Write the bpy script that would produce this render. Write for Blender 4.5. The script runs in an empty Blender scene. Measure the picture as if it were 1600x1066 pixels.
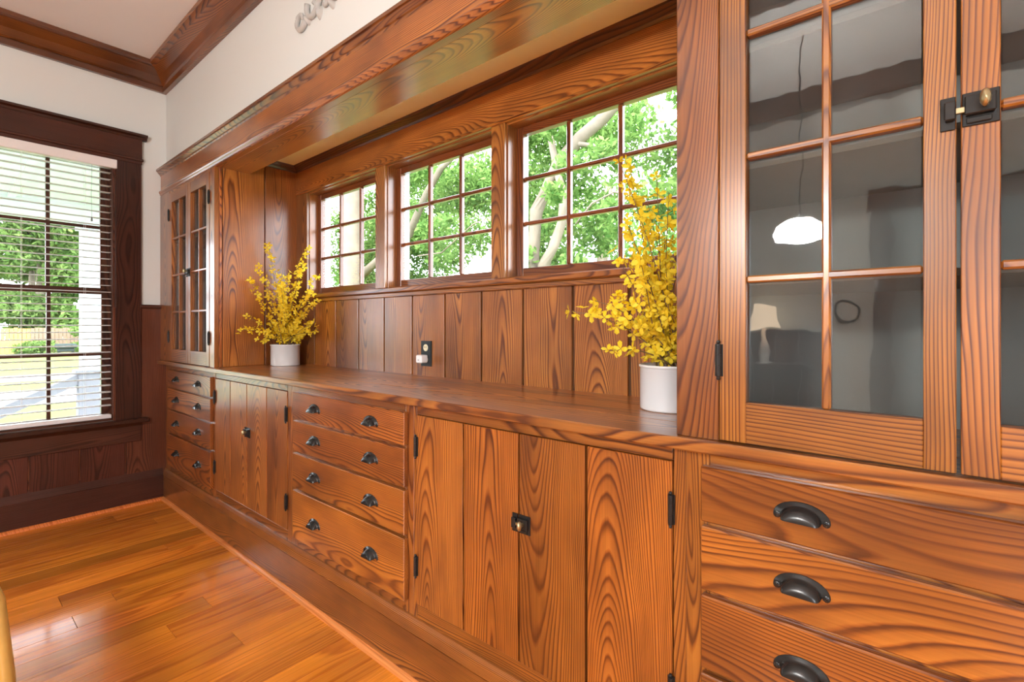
import bpy, bmesh, math, random
import numpy as np
from mathutils import Vector

SC = bpy.context.scene
COL = SC.collection
R = random.Random(7)

# ---------------------------------------------------------------- camera
CAM = (3.765, -0.975, 1.12)
YAW = math.radians(39.95)
FPX = 763.0
cd = bpy.data.cameras.new('camera')
cam = bpy.data.objects.new('camera', cd)
COL.objects.link(cam)
cam.location = CAM
cam.rotation_euler = (math.pi / 2, 0, YAW)
cd.sensor_width = 36
cd.lens = FPX / 1600 * 36
cd.shift_y = -23.0 / 1600
cd.clip_start = 0.02
cd.clip_end = 300
SC.camera = cam
FX, FY = -math.sin(YAW), math.cos(YAW)
RX, RY = math.cos(YAW), math.sin(YAW)


def ray(u, v):
    a = (u - 800) / FPX
    return Vector((FX + a * RX, FY + a * RY, (510 - v) / FPX))


def at_depth(u, v, t):
    return Vector(CAM) + ray(u, v) * t


def on_y(u, v, y):
    d = ray(u, v)
    return Vector(CAM) + d * ((y - CAM[1]) / d.y)


# ---------------------------------------------------------------- world, sun, exposure
W = bpy.data.worlds.new('world')
SC.world = W
W.use_nodes = True
wn = W.node_tree.nodes
bg = wn['Background']
bg.inputs[0].default_value = (0.86, 0.93, 1.0, 1)
bg.inputs[1].default_value = 5.0
SC.view_settings.view_transform = 'Standard'
SC.view_settings.look = 'None'
SC.view_settings.exposure = 1.3
SC.view_settings.gamma = 1.0
SC.view_settings.use_curve_mapping = False

sd = bpy.data.lights.new('sun_offscreen', 'SUN')
sun = bpy.data.objects.new('sun_offscreen', sd)
COL.objects.link(sun)
sd.energy = 4.0
sd.angle = math.radians(6)
sd.color = (1.0, 0.96, 0.88)
sun.rotation_euler = Vector((-0.35, 0.75, -1.0)).to_track_quat('-Z', 'Y').to_euler()


def area(name, loc, direction, sx, sy, power, color=(1, 1, 1)):
    d = bpy.data.lights.new(name, 'AREA')
    d.shape = 'RECTANGLE'
    d.size, d.size_y = sx, sy
    d.energy = power
    d.color = color
    o = bpy.data.objects.new(name, d)
    COL.objects.link(o)
    o.location = loc
    o.rotation_euler = Vector(direction).to_track_quat('-Z', 'Z').to_euler()
    return o


# added daylight fill in an unseen window opening, assumed from the pale bluish cabinet glass
area('window_side_offscreen', (5.4, -4.50, 1.55), (0, 1, 0), 1.0, 1.3, 26, (0.86, 0.93, 1.0))

# ---------------------------------------------------------------- materials
class NT:
    def __init__(self, name):
        self.m = bpy.data.materials.new(name)
        self.m.use_nodes = True
        self.t = self.m.node_tree
        self.p = self.t.nodes['Principled BSDF']

    def n(self, kind, **kw):
        x = self.t.nodes.new(kind)
        for k, v in kw.items():
            setattr(x, k, v)
        return x

    def link(self, a, b):
        self.t.links.new(a, b)

    def put(self, sock, v):
        if isinstance(v, bpy.types.NodeSocket):
            self.link(v, sock)
        elif isinstance(v, (tuple, list)):
            sock.default_value = (*v, 1) if len(v) == 3 and sock.type == 'RGBA' else v
        else:
            sock.default_value = v

    def math(self, op, a, b=0.0, c=0.0):
        x = self.n('ShaderNodeMath', operation=op)
        for i, v in enumerate((a, b, c)):
            self.put(x.inputs[i], v)
        return x.outputs[0]

    def vec(self, a, b, c):
        x = self.n('ShaderNodeCombineXYZ')
        for i, v in enumerate((a, b, c)):
            self.put(x.inputs[i], v)
        return x.outputs[0]

    def noise(self, vec, scale, detail=2.0, rough=0.5):
        x = self.n('ShaderNodeTexNoise')
        if vec is not None:
            self.link(vec, x.inputs['Vector'])
        x.inputs['Scale'].default_value = scale
        x.inputs['Detail'].default_value = detail
        x.inputs['Roughness'].default_value = rough
        return x

    def ramp(self, fac, stops):
        x = self.n('ShaderNodeValToRGB')
        self.link(fac, x.inputs[0])
        e = x.color_ramp.elements
        while len(e) < len(stops):
            e.new(0.5)
        for i, (p, c) in enumerate(stops):
            e[i].position = p
            e[i].color = (*c, 1)
        return x.outputs[0]

    def mix(self, mode, fac, a, b):
        x = self.n('ShaderNodeMix', data_type='RGBA', blend_type=mode)
        self.put(x.inputs[0], fac)
        self.put(x.inputs[6], a)
        self.put(x.inputs[7], b)
        return x.outputs[2]


def wood(name, axis, light, mid, dark, freq=205, rough=0.32, coat=0.25, slope=0.075, blotch=0.72, vary=0.35, blotchcol=(0.09, 0.022, 0.008), coatrough=0.12, coatior=1.5):
    w = NT(name)
    tc = w.n('ShaderNodeTexCoord')
    sp = w.n('ShaderNodeSeparateXYZ')
    w.link(tc.outputs['Object'], sp.inputs[0])
    X, Y, Z = sp.outputs
    L, A, B = {'z': (Z, X, Y), 'x': (X, Z, Y), 'h': (X, Y, Z), 'y': (Y, X, Z), 'v': (Z, Y, X)}[axis]
    oi = w.n('ShaderNodeObjectInfo')
    r1 = oi.outputs['Random']
    r2 = w.math('FRACT', w.math('MULTIPLY', r1, 13.71))
    r3 = w.math('FRACT', w.math('MULTIPLY', r1, 57.13))
    r4 = w.math('FRACT', w.math('MULTIPLY', r1, 211.7))
    off = w.math('MULTIPLY', r2, 40.0)
    Lo = w.math('ADD', L, off)
    nv = w.vec(w.math('MULTIPLY', A, 2.6), w.math('MULTIPLY', B, 2.6), w.math('MULTIPLY', Lo, 0.95))
    n1 = w.noise(nv, 1.0, 2.5)
    sc = w.n('ShaderNodeSeparateColor')
    w.link(n1.outputs['Color'], sc.inputs[0])
    A2 = w.math('ADD', w.math('SUBTRACT', A, w.math('MULTIPLY', w.math('SUBTRACT', r2, 0.5), 0.12)),
                w.math('MULTIPLY', w.math('SUBTRACT', sc.outputs[0], 0.5), 0.08))
    sl = w.math('MULTIPLY', w.math('SUBTRACT', r4, 0.5), slope * 2.2)
    B2 = w.math('ADD', w.math('ADD', B, w.math('MULTIPLY_ADD', r3, 0.07, 0.035)),
                w.math('ADD', w.math('MULTIPLY', L, sl), w.math('MULTIPLY', w.math('SUBTRACT', sc.outputs[1], 0.5), 0.085)))
    rr = w.math('SQRT', w.math('ADD', w.math('MULTIPLY', A2, A2), w.math('MULTIPLY', B2, B2)))
    rr = w.math('ADD', rr, w.math('MULTIPLY', A, w.math('MULTIPLY_ADD', r2, 0.35, 0.25 if axis in 'xhy' else 0.0)))
    fv = w.vec(w.math('MULTIPLY', A, 30.0), w.math('MULTIPLY', B, 30.0), w.math('MULTIPLY', Lo, 3.0))
    n2 = w.noise(fv, 1.0, 3.0)
    fq = w.math('MULTIPLY_ADD', r3, freq * 0.5, freq * 0.75)
    ph = w.math('MULTIPLY_ADD', n2.outputs[0], 0.55, w.math('MULTIPLY', rr, fq))
    nr = w.noise(w.vec(w.math('MULTIPLY', rr, 34.0), off, r3), 1.0, 1.0)
    ph = w.math('MULTIPLY_ADD', nr.outputs[0], 3.2, ph)
    fr = w.math('FRACT', ph)
    mm = tuple((a + b) / 2 for a, b in zip(light, mid))
    ring = w.ramp(fr, [(0.0, mid), (0.10, light), (0.58, mm), (0.84, dark), (0.92, dark), (1.0, mid)])
    soft = w.noise(w.vec(w.math('MULTIPLY', A, 16.0), w.math('MULTIPLY', B, 16.0), w.math('MULTIPLY', Lo, 1.3)), 1.0, 2.0)
    sm = w.n('ShaderNodeMapRange')
    w.link(soft.outputs[0], sm.inputs[0])
    sm.inputs[1].default_value, sm.inputs[2].default_value = 0.35, 0.68
    sm.inputs[3].default_value, sm.inputs[4].default_value = 0.0, 0.45
    ring = w.mix('MIX', sm.outputs[0], ring, mid)
    gv = w.vec(w.math('MULTIPLY', A, 260.0), w.math('MULTIPLY', B, 260.0), w.math('MULTIPLY', Lo, 6.0))
    n3 = w.noise(gv, 1.0, 2.0)
    fib = w.math('MULTIPLY_ADD', n3.outputs[0], 0.6, 0.70)
    bv = w.vec(w.math('MULTIPLY', A, 7.0), w.math('MULTIPLY', B, 7.0), w.math('MULTIPLY', Lo, 2.6))
    n4 = w.noise(bv, 1.0, 3.0)
    bl = w.n('ShaderNodeMapRange')
    w.link(n4.outputs[0], bl.inputs[0])
    bl.inputs[1].default_value, bl.inputs[2].default_value = 0.40, 0.74
    bl.inputs[3].default_value, bl.inputs[4].default_value = 0.0, blotch
    c = w.mix('MIX', bl.outputs[0], ring, blotchcol)
    tone = w.math('MULTIPLY', fib, w.math('MULTIPLY_ADD', r4, vary, 1.0 - vary / 2))
    tv = w.vec(tone, tone, tone)
    c = w.mix('MULTIPLY', 1.0, c, tv)
    c = w.mix('MULTIPLY', 1.0, c, oi.outputs['Color'])
    w.link(c, w.p.inputs['Base Color'])
    w.link(w.math('MULTIPLY_ADD', n3.outputs[0], 0.12, rough - 0.06), w.p.inputs['Roughness'])
    w.p.inputs['Specular IOR Level'].default_value = 0.2
    w.p.inputs['Coat Weight'].default_value = coat
    w.p.inputs['Coat Roughness'].default_value = coatrough
    w.p.inputs['Coat IOR'].default_value = coatior
    bp = w.n('ShaderNodeBump')
    bp.inputs['Strength'].default_value = 0.12
    bp.inputs['Distance'].default_value = 0.002
    w.link(w.math('ADD', n3.outputs[0], w.math('MULTIPLY', fr, 0.5)), bp.inputs['Height'])
    w.link(bp.outputs[0], w.p.inputs['Normal'])
    return w.m


def plain(name, col, rough=0.5, metal=0.0, var=0.06, scale=8.0, coat=0.0, spec=0.5, bump=0.0):
    w = NT(name)
    tc = w.n('ShaderNodeTexCoord')
    n = w.noise(tc.outputs['Object'], scale, 3.0)
    f = w.math('MULTIPLY_ADD', n.outputs[0], var * 2, 1 - var)
    c = w.mix('MULTIPLY', 1.0, (*col, 1), w.vec(f, f, f))
    w.link(c, w.p.inputs['Base Color'])
    w.p.inputs['Roughness'].default_value = rough
    w.p.inputs['Metallic'].default_value = metal
    w.p.inputs['Coat Weight'].default_value = coat
    w.p.inputs['Specular IOR Level'].default_value = spec
    if bump:
        b = w.n('ShaderNodeBump')
        b.inputs['Strength'].default_value = bump
        b.inputs['Distance'].default_value = 0.003
        w.link(n.outputs[0], b.inputs['Height'])
        w.link(b.outputs[0], w.p.inputs['Normal'])
    return w.m


def glass(name, ior=1.5, tint=(1, 1, 1), dirt=0.0, dirtcol=(0.6, 0.62, 0.6)):
    w = NT(name)
    t = w.t
    t.nodes.remove(w.p)
    out = t.nodes['Material Output']
    fr = w.n('ShaderNodeFresnel')
    ge = w.n('ShaderNodeNewGeometry')
    w.link(w.math('MULTIPLY_ADD', ge.outputs['Backfacing'], 1.0 / ior - ior, ior), fr.inputs[0])
    tr = w.n('ShaderNodeBsdfTransparent')
    tr.inputs[0].default_value = (*tint, 1)
    gl = w.n('ShaderNodeBsdfGlossy')
    gl.inputs['Roughness'].default_value = 0.015
    tc = w.n('ShaderNodeTexCoord')
    nb = w.noise(tc.outputs['Object'], 9.0, 2.0)
    bp = w.n('ShaderNodeBump')
    bp.inputs['Strength'].default_value = 0.05
    bp.inputs['Distance'].default_value = 0.01
    w.link(nb.outputs[0], bp.inputs['Height'])
    w.link(bp.outputs[0], gl.inputs['Normal'])
    mx = w.n('ShaderNodeMixShader')
    w.link(fr.outputs[0], mx.inputs[0])
    w.link(tr.outputs[0], mx.inputs[1])
    w.link(gl.outputs[0], mx.inputs[2])
    last = mx.outputs[0]
    if dirt:
        n = w.noise(tc.outputs['Object'], 14.0, 5.0)
        mr = w.n('ShaderNodeMapRange')
        w.link(n.outputs[0], mr.inputs[0])
        mr.inputs[1].default_value, mr.inputs[2].default_value = 0.35, 0.8
        mr.inputs[3].default_value, mr.inputs[4].default_value = dirt * 0.4, dirt * 1.6
        df = w.n('ShaderNodeBsdfDiffuse')
        df.inputs[0].default_value = (*dirtcol, 1)
        m2 = w.n('ShaderNodeMixShader')
        w.link(mr.outputs[0], m2.inputs[0])
        w.link(last, m2.inputs[1])
        w.link(df.outputs[0], m2.inputs[2])
        last = m2.outputs[0]
    w.link(last, out.inputs[0])
    return w.m


def leafmat(name, c1, c2, trans=0.45):
    w = NT(name)
    t = w.t
    t.nodes.remove(w.p)
    g = w.n('ShaderNodeNewGeometry')
    c = w.ramp(g.outputs['Random Per Island'], [(0.0, c1), (1.0, c2)])
    d = w.n('ShaderNodeBsdfDiffuse')
    tl = w.n('ShaderNodeBsdfTranslucent')
    w.link(c, d.inputs[0])
    w.link(c, tl.inputs[0])
    mx = w.n('ShaderNodeMixShader')
    mx.inputs[0].default_value = trans
    w.link(d.outputs[0], mx.inputs[1])
    w.link(tl.outputs[0], mx.inputs[2])
    w.link(mx.outputs[0], t.nodes['Material Output'].inputs[0])
    return w.m


def emit(name, col, s):
    w = NT(name)
    w.p.inputs['Base Color'].default_value = (*col, 1)
    w.p.inputs['Emission Color'].default_value = (*col, 1)
    w.p.inputs['Emission Strength'].default_value = s
    return w.m


PINE = dict(light=(0.52, 0.185, 0.032), mid=(0.345, 0.098, 0.016), dark=(0.090, 0.020, 0.006))
M = {}
for a in 'zxhyv':
    M['pine_' + a] = wood('pine_' + a, a, coat=1.0, coatrough=0.27, coatior=1.6, **PINE)
DARKP = dict(light=(0.12, 0.040, 0.022), mid=(0.078, 0.024, 0.013), dark=(0.036, 0.011, 0.007), blotch=0.5, blotchcol=(0.03, 0.012, 0.008))
for a in 'zyv':
    M['dark_' + a] = wood('dark_pine_' + a, a, rough=0.34, **DARKP)
M['floorboard'] = wood('floorboard', 'y', light=(0.80, 0.275, 0.026), mid=(0.69, 0.215, 0.019), dark=(0.52, 0.140, 0.012), freq=60,
                       rough=0.25, coat=0.6, slope=0.03, blotch=0.22, vary=0.34, blotchcol=(0.17, 0.04, 0.008), coatrough=0.11, coatior=1.75)
M['shoe'] = wood('shoe_wood', 'x', light=(0.72, 0.27, 0.08), mid=(0.66, 0.23, 0.06), dark=(0.52, 0.16, 0.04), freq=60, rough=0.25, blotch=0.1)
M['gap'] = plain('dark_gap', (0.09, 0.045, 0.025), 0.9, spec=0.0)
M['wall'] = plain('wall_paint', (0.72, 0.75, 0.735), 0.6, var=0.012, scale=3)
M['ceil'] = plain('ceiling_paint', (0.82, 0.82, 0.82), 0.7, var=0.01, scale=3)
M['yellow'] = plain('yellow_ceiling_paint', (0.90, 0.82, 0.50), 0.4, var=0.05, scale=6)
M['white'] = plain('white_paint', (0.78, 0.79, 0.82), 0.45, var=0.02)
M['porchceil'] = plain('porch_ceiling_paint', (0.75, 0.77, 0.78), 0.6, spec=0.0, var=0.02)
M['column'] = plain('column_paint', (0.72, 0.73, 0.80), 0.5, spec=0.0, var=0.03)
M['extwhite'] = plain('exterior_white_paint', (0.70, 0.74, 0.82), 0.5, spec=0.0, var=0.03)
M['slat'] = plain('blind_slat', (0.82, 0.79, 0.79), 0.4, var=0.02)
def slatmat():
    w = NT('blind_slat_translucent')
    d = w.n('ShaderNodeBsdfTranslucent')
    d.inputs[0].default_value = (0.86, 0.84, 0.84, 1)
    w.p.inputs['Base Color'].default_value = (0.84, 0.82, 0.82, 1)
    w.p.inputs['Roughness'].default_value = 0.4
    mx = w.n('ShaderNodeMixShader')
    mx.inputs[0].default_value = 0.45
    w.link(w.p.outputs[0], mx.inputs[1])
    w.link(d.outputs[0], mx.inputs[2])
    w.link(mx.outputs[0], w.t.nodes['Material Output'].inputs[0])
    return w.m


M['slat2'] = slatmat()
M['iron'] = plain('oil_rubbed_iron', (0.028, 0.027, 0.026), 0.25, metal=0.4, var=0.25, scale=60)
M['hinge'] = plain('black_hinge', (0.022, 0.021, 0.021), 0.4, metal=0.4, var=0.2, scale=60)
M['brass'] = plain('worn_brass', (0.50, 0.42, 0.24), 0.3, metal=0.9, var=0.25, scale=80)
M['ceramic'] = plain('white_ceramic', (0.72, 0.72, 0.73), 0.3, var=0.01, coat=0.2)
M['moss'] = plain('brown_moss', (0.20, 0.12, 0.05), 0.9, var=0.4, scale=90, bump=0.8)
M['plaster'] = plain('plaster', (0.48, 0.475, 0.46), 0.7, var=0.06)
M['stem'] = plain('brown_stem', (0.17, 0.10, 0.04), 0.7, var=0.3, scale=40)
M['petal'] = leafmat('yellow_petal', (0.90, 0.60, 0.012), (0.95, 0.80, 0.09), 0.4)
M['outlet'] = plain('dark_outlet_plate', (0.05, 0.06, 0.065), 0.25, metal=0.5, var=0.1)
M['ivory'] = plain('ivory_plastic', (0.80, 0.74, 0.52), 0.4)
M['plug'] = plain('white_plastic', (0.88, 0.88, 0.88), 0.4)
M['interior'] = plain('grey_painted_interior', (0.205, 0.21, 0.205), 0.7, var=0.1)
M['pane'] = glass('window_pane', 1.35, (1, 1, 1))
M['cabpane'] = glass('cabinet_pane', 1.62, (0.93, 0.95, 0.94), dirt=0.015)
M['rattan'] = plain('rattan', (0.46, 0.26, 0.06), 0.3, var=0.2, scale=25, coat=0.3)
M['bark'] = plain('bark', (0.20, 0.165, 0.13), 0.9, spec=0.0, var=0.35, scale=6, bump=0.8)
M['leaf'] = leafmat('leaf', (0.055, 0.13, 0.030), (0.20, 0.32, 0.09))
M['leaf2'] = leafmat('hedge_leaf', (0.06, 0.125, 0.030), (0.20, 0.29, 0.09))
M['grass'] = plain('lawn', (0.12, 0.17, 0.05), 0.9, spec=0.0, var=0.3, scale=1.2)
M['road'] = plain('road', (0.16, 0.16, 0.17), 0.9, spec=0.0, var=0.05)
M['drive'] = plain('concrete', (0.40, 0.40, 0.41), 0.9, spec=0.0, var=0.05)
M['fence'] = plain('fence_wood', (0.20, 0.14, 0.10), 0.8, spec=0.0, var=0.15)
M['fence2'] = plain('orange_fence_wood', (0.46, 0.26, 0.09), 0.8, spec=0.0, var=0.15)
M['rail'] = plain('rail_paint', (0.26, 0.26, 0.29), 0.5, spec=0.0)
M['bin'] = plain('bin_plastic', (0.04, 0.05, 0.05), 0.5, spec=0.0)
M['black'] = plain('black', (0.02, 0.02, 0.02), 0.5)
M['bulb'] = emit('lamp_glow', (1.0, 0.98, 0.95), 110)
M['shade'] = emit('lamp_shade', (1.0, 0.78, 0.55), 2.2)

# ---------------------------------------------------------------- geometry helpers
ORI = {}
CACHE = {}


def link(name, data, parent=None, loc=(0, 0, 0), mat=None, color=None, kind=None):
    o = bpy.data.objects.new(name, data)
    COL.objects.link(o)
    loc = Vector(loc)
    ORI[o] = loc
    if parent is not None:
        o.parent = parent
        o.location = loc - ORI[parent]
    else:
        o.location = loc
    if mat is not None and data is not None and not data.materials:
        data.materials.append(mat)
    elif mat is not None and data is not None and data.materials[0] != mat:
        o.material_slots[0].link = 'OBJECT'
        o.material_slots[0].material = mat
    if color:
        o.color = (*color, 1)
    if kind:
        o['kind'] = kind
    return o


def thing(name, label, cat, loc=(0, 0, 0), group=None):
    o = link(name, None, None, loc)
    o.empty_display_size = 0.05
    return tag(o, label, cat, group)


def tag(o, label, cat, group=None):
    o['label'] = label
    o['category'] = cat
    if group:
        o['group'] = group
    return o


def struct(name, loc=(0, 0, 0)):
    o = link(name, None, None, loc)
    o['kind'] = 'structure'
    return o


def bev_box_data(hx, hy, hz, b):
    """chamfered box, centred: 24 verts, 26 faces"""
    b = min(b, hx * 0.45, hy * 0.45, hz * 0.45)
    V, idx = [], {}
    for sx in (-1, 1):
        for sy in (-1, 1):
            for sz in (-1, 1):
                for ax in range(3):
                    p = [sx * hx, sy * hy, sz * hz]
                    for k, s in enumerate((sx, sy, sz)):
                        if k != ax:
                            p[k] -= s * b
                    idx[(sx, sy, sz, ax)] = len(V)
                    V.append(tuple(p))
    F = []
    ring = [(-1, -1), (1, -1), (1, 1), (-1, 1)]

    def key(ax, s, a, c):
        k = [0, 0, 0]
        k[ax] = s
        k[(ax + 1) % 3] = a
        k[(ax + 2) % 3] = c
        return tuple(k)
    for ax in range(3):
        for s in (-1, 1):
            f = [idx[(*key(ax, s, a, c), ax)] for a, c in ring]
            F.append(f if s > 0 else f[::-1])
    for ax in range(3):
        a1, a2 = (ax + 1) % 3, (ax + 2) % 3
        for s1, s2 in ring:
            k0, k1 = key(ax, -1, s1, s2), key(ax, 1, s1, s2)
            f = [idx[(*k0, a1)], idx[(*k1, a1)], idx[(*k1, a2)], idx[(*k0, a2)]]
            F.append(f if s1 * s2 < 0 else f[::-1])
    for sx in (-1, 1):
        for sy in (-1, 1):
            for sz in (-1, 1):
                f = [idx[(sx, sy, sz, k)] for k in range(3)]
                F.append(f if sx * sy * sz > 0 else f[::-1])
    return V, F


def box(name, x0, x1, y0, y1, z0, z1, mat, parent=None, bev=0.0015, color=None, kind=None):
    hx, hy, hz = (x1 - x0) / 2, (y1 - y0) / 2, (z1 - z0) / 2
    k = (round(hx, 5), round(hy, 5), round(hz, 5), bev)
    me = CACHE.get(k)
    if me is None:
        V, F = bev_box_data(hx, hy, hz, bev)
        me = bpy.data.meshes.new(name)
        me.from_pydata(V, [], F)
        CACHE[k] = me
    return link(name, me, parent, ((x0 + x1) / 2, (y0 + y1) / 2, (z0 + z1) / 2), mat, color, kind)


def mesh(name, V, F, mat, parent=None, smooth=False, origin=None, color=None, kind=None, mats=None, midx=None):
    V = [Vector(v) for v in V]
    if origin is None:
        lo = [min(v[i] for v in V) for i in range(3)]
        hi = [max(v[i] for v in V) for i in range(3)]
        origin = Vector([(a + b) / 2 for a, b in zip(lo, hi)])
    origin = Vector(origin)
    me = bpy.data.meshes.new(name)
    me.from_pydata([tuple(v - origin) for v in V], [], F)
    bm = bmesh.new()
    bm.from_mesh(me)
    bmesh.ops.recalc_face_normals(bm, faces=bm.faces)
    bm.to_mesh(me)
    bm.free()
    if smooth:
        me.polygons.foreach_set('use_smooth', [True] * len(me.polygons))
    if mats:
        for m in mats:
            me.materials.append(m)
        if midx:
            me.polygons.foreach_set('material_index', midx)
    return link(name, me, parent, origin, mat if not mats else None, color, kind)


def boxes(name, L, mat, parent=None, bev=0.001, mats=None, color=None, kind=None):
    """several boxes joined into one mesh; each (x0,x1,y0,y1,z0,z1[,slot])"""
    V, F, mi = [], [], []
    for b in L:
        c = Vector(((b[0] + b[1]) / 2, (b[2] + b[3]) / 2, (b[4] + b[5]) / 2))
        v, f = bev_box_data((b[1] - b[0]) / 2, (b[3] - b[2]) / 2, (b[5] - b[4]) / 2, bev)
        n = len(V)
        V += [Vector(p) + c for p in v]
        F += [[i + n for i in q] for q in f]
        mi += [b[6] if len(b) > 6 else 0] * len(f)
    return mesh(name, V, F, mat, parent, mats=mats, midx=mi if mats else None, color=color, kind=kind)


def prism(name, prof, axis, a, b, mat, parent=None, color=None, kind=None, miter=None):
    """profile (p,q) points extruded along axis; axis 'x': (y,z); 'y': (x,z); 'z': (x,y).
    miter: functions giving start/end offset per profile point"""
    V, n = [], len(prof)
    for end, t in ((0, a), (1, b)):
        for p, q in prof:
            tt = t + (miter[end](p, q) if miter and miter[end] else 0)
            V.append({'x': (tt, p, q), 'y': (p, tt, q), 'z': (p, q, tt)}[axis])
    F = [[i, (i + 1) % n, n + (i + 1) % n, n + i] for i in range(n)] + [list(range(n))[::-1], list(range(n, 2 * n))]
    return mesh(name, V, F, mat, parent, color=color, kind=kind)


def lathe_data(prof, seg, c=(0, 0, 0), axis='z'):
    V, F, n = [], [], len(prof)
    for k in range(seg):
        a = 2 * math.pi * k / seg
        for r, h in prof:
            p = (r * math.cos(a), r * math.sin(a), h)
            if axis == 'y':
                p = (p[0], h, p[1])
            V.append((p[0] + c[0], p[1] + c[1], p[2] + c[2]))
    for k in range(seg):
        k2 = (k + 1) % seg
        for i in range(n - 1):
            F.append([k * n + i, k2 * n + i, k2 * n + i + 1, k * n + i + 1])
    return V, F


def tube_data(pts, rads, seg=6, V=None, F=None):
    V = [] if V is None else V
    F = [] if F is None else F
    base = len(V)
    pts = [Vector(p) for p in pts]
    n = len(pts)
    up = Vector((0.31, 0.17, 0.93)).normalized()
    for i, p in enumerate(pts):
        t = (pts[min(i + 1, n - 1)] - pts[max(i - 1, 0)]).normalized()
        s = t.cross(up)
        if s.length < 0.05:
            s = t.cross(Vector((1, 0, 0)))
        s.normalize()
        q = t.cross(s).normalized()
        for k in range(seg):
            a = 2 * math.pi * k / seg
            V.append(p + (s * math.cos(a) + q * math.sin(a)) * rads[i])
    for i in range(n - 1):
        for k in range(seg):
            k2 = (k + 1) % seg
            F.append([base + i * seg + k, base + i * seg + k2, base + (i + 1) * seg + k2, base + (i + 1) * seg + k])
    F.append([base + k for k in range(seg)][::-1])
    F.append([base + (n - 1) * seg + k for k in range(seg)])
    return V, F


def merge(*parts):
    V, F = [], []
    for v, f in parts:
        n = len(V)
        V += [tuple(p) for p in v]
        F += [[i + n for i in q] for q in f]
    return V, F


# ================================================================ SETTING
YB = 0.43           # front of niche back boards
ZT = 0.902          # worktop
NL, NR = 0.92, 3.389  # niche sides
XE = 4.23           # right end of built-in
ROOMX, ROOMY, CZ = 6.2, -4.4, 2.78

# ---- floor
floor = box('floor', -0.02, ROOMX, ROOMY, 0.05, -0.14, -0.02, M['gap'], None, 0, kind='structure')
bw = 0.1155
x = -0.02
col_i = 0
while x < ROOMX - 0.02:
    x1 = min(x + bw, ROOMX)
    y = 0.0
    cut = {1: -0.28, 3: -0.137, 7: -0.201, 13: -0.248, 14: -0.404, 16: -0.263, 11: -0.621, 9: -0.632, 10: -0.483}.get(col_i, -[1.62, 0.97, 1.15, 1.85, 1.41, 1.3][col_i % 6] - 0.07 * R.random())
    while y > ROOMY:
        ye = max(cut, ROOMY)
        if ye - ROOMY < 0.3:
            ye = ROOMY
        tint = R.choice([1.0, 1.0, 0.93, 1.06, 1.12, 0.82])
        box('floorboard', x + 0.0004, x1 - 0.0004, ye + 0.0007, y - 0.0007, -0.02, 0.0 + R.uniform(-0.0004, 0.0004), M['floorboard'], floor, 0.0008,
            color=(tint, tint * R.uniform(0.95, 1.05), tint))
        y = ye
        cut = ye - R.uniform(1.1, 2.2)
    x = x1
    col_i += 1

# ---- ceiling
box('ceiling', -0.14, ROOMX, ROOMY, 0.14, CZ, CZ + 0.1, M['ceil'], None, 0, kind='structure')

# ---- back wall (x = 0) with window opening
WY0, WY1, WZ0, WZ1 = -1.06, -0.243, 0.545, 2.137
wb = boxes('wall_back', [(-0.14, -0.02, WY1, 0.6, -0.1, 2.9), (-0.14, -0.02, ROOMY, WY0, -0.1, 2.9),
                         (-0.14, -0.02, WY0, WY1, -0.1, WZ0), (-0.14, -0.02, WY0, WY1, WZ1, 2.9)], M['wall'], bev=0, kind='structure')
# wainscot boards
gy = [0.02, -0.193, -0.409, -0.622, -0.835, -1.05, -1.265, -1.48, -1.695, -1.91, -2.125]
for i in range(len(gy) - 1):
    y1, y0 = gy[i], gy[i + 1]
    if y1 <= WY1 and y0 >= WY0 - 0.03:
        top = WZ0 - 0.05
    elif i == 0:
        top = 1.235
    else:
        top = 1.235 if y0 < WY0 - 0.1 else WZ0 - 0.05
    if i == 0:
        box('wainscot_board', -0.024, -0.010, y0 + 0.004, y1, 0.15, 0.5, M['dark_v'], wb, color=(1.25, 1.15, 1.0))
        box('wainscot_board', -0.024, -0.010, WY1 - 0.01, y1, 0.5, 1.235, M['dark_v'], wb, color=(1.5, 1.4, 1.2))
    else:
        box('wainscot_board', -0.024, -0.010, y0 + 0.004, y1 - 0.004, 0.15, top, M['dark_v'], wb, color=(1.0, 0.85, 0.9))
    box('groove_strip', -0.024, -0.014, y0 - 0.004, y0 + 0.004, 0.15, min(top, 0.5), M['dark_v'], wb, color=(1.5, 1.4, 1.2))
box('wainscot_cap', -0.03, 0.012, -0.12, 0.02, 1.235, 1.257, M['dark_y'], wb, 0.004)
prism('baseboard_back', [(-0.02, -0.01), (0.0, -0.01), (0.0, 0.155), (-0.004, 0.158), (-0.012, 0.215), (-0.02, 0.218)], 'y', ROOMY, 0.0, M['dark_y'], kind='structure', color=(0.8, 0.8, 0.9))
bbk = bpy.data.objects['baseboard_back']
prism('shoe_molding', [(0.0, 0.0), (0.016, 0.0), (0.013, 0.010), (0.006, 0.016), (0.0, 0.018)], 'y', ROOMY, 0.0, M['shoe'], bbk, color=(1, 0.8, 0.7))

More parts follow.
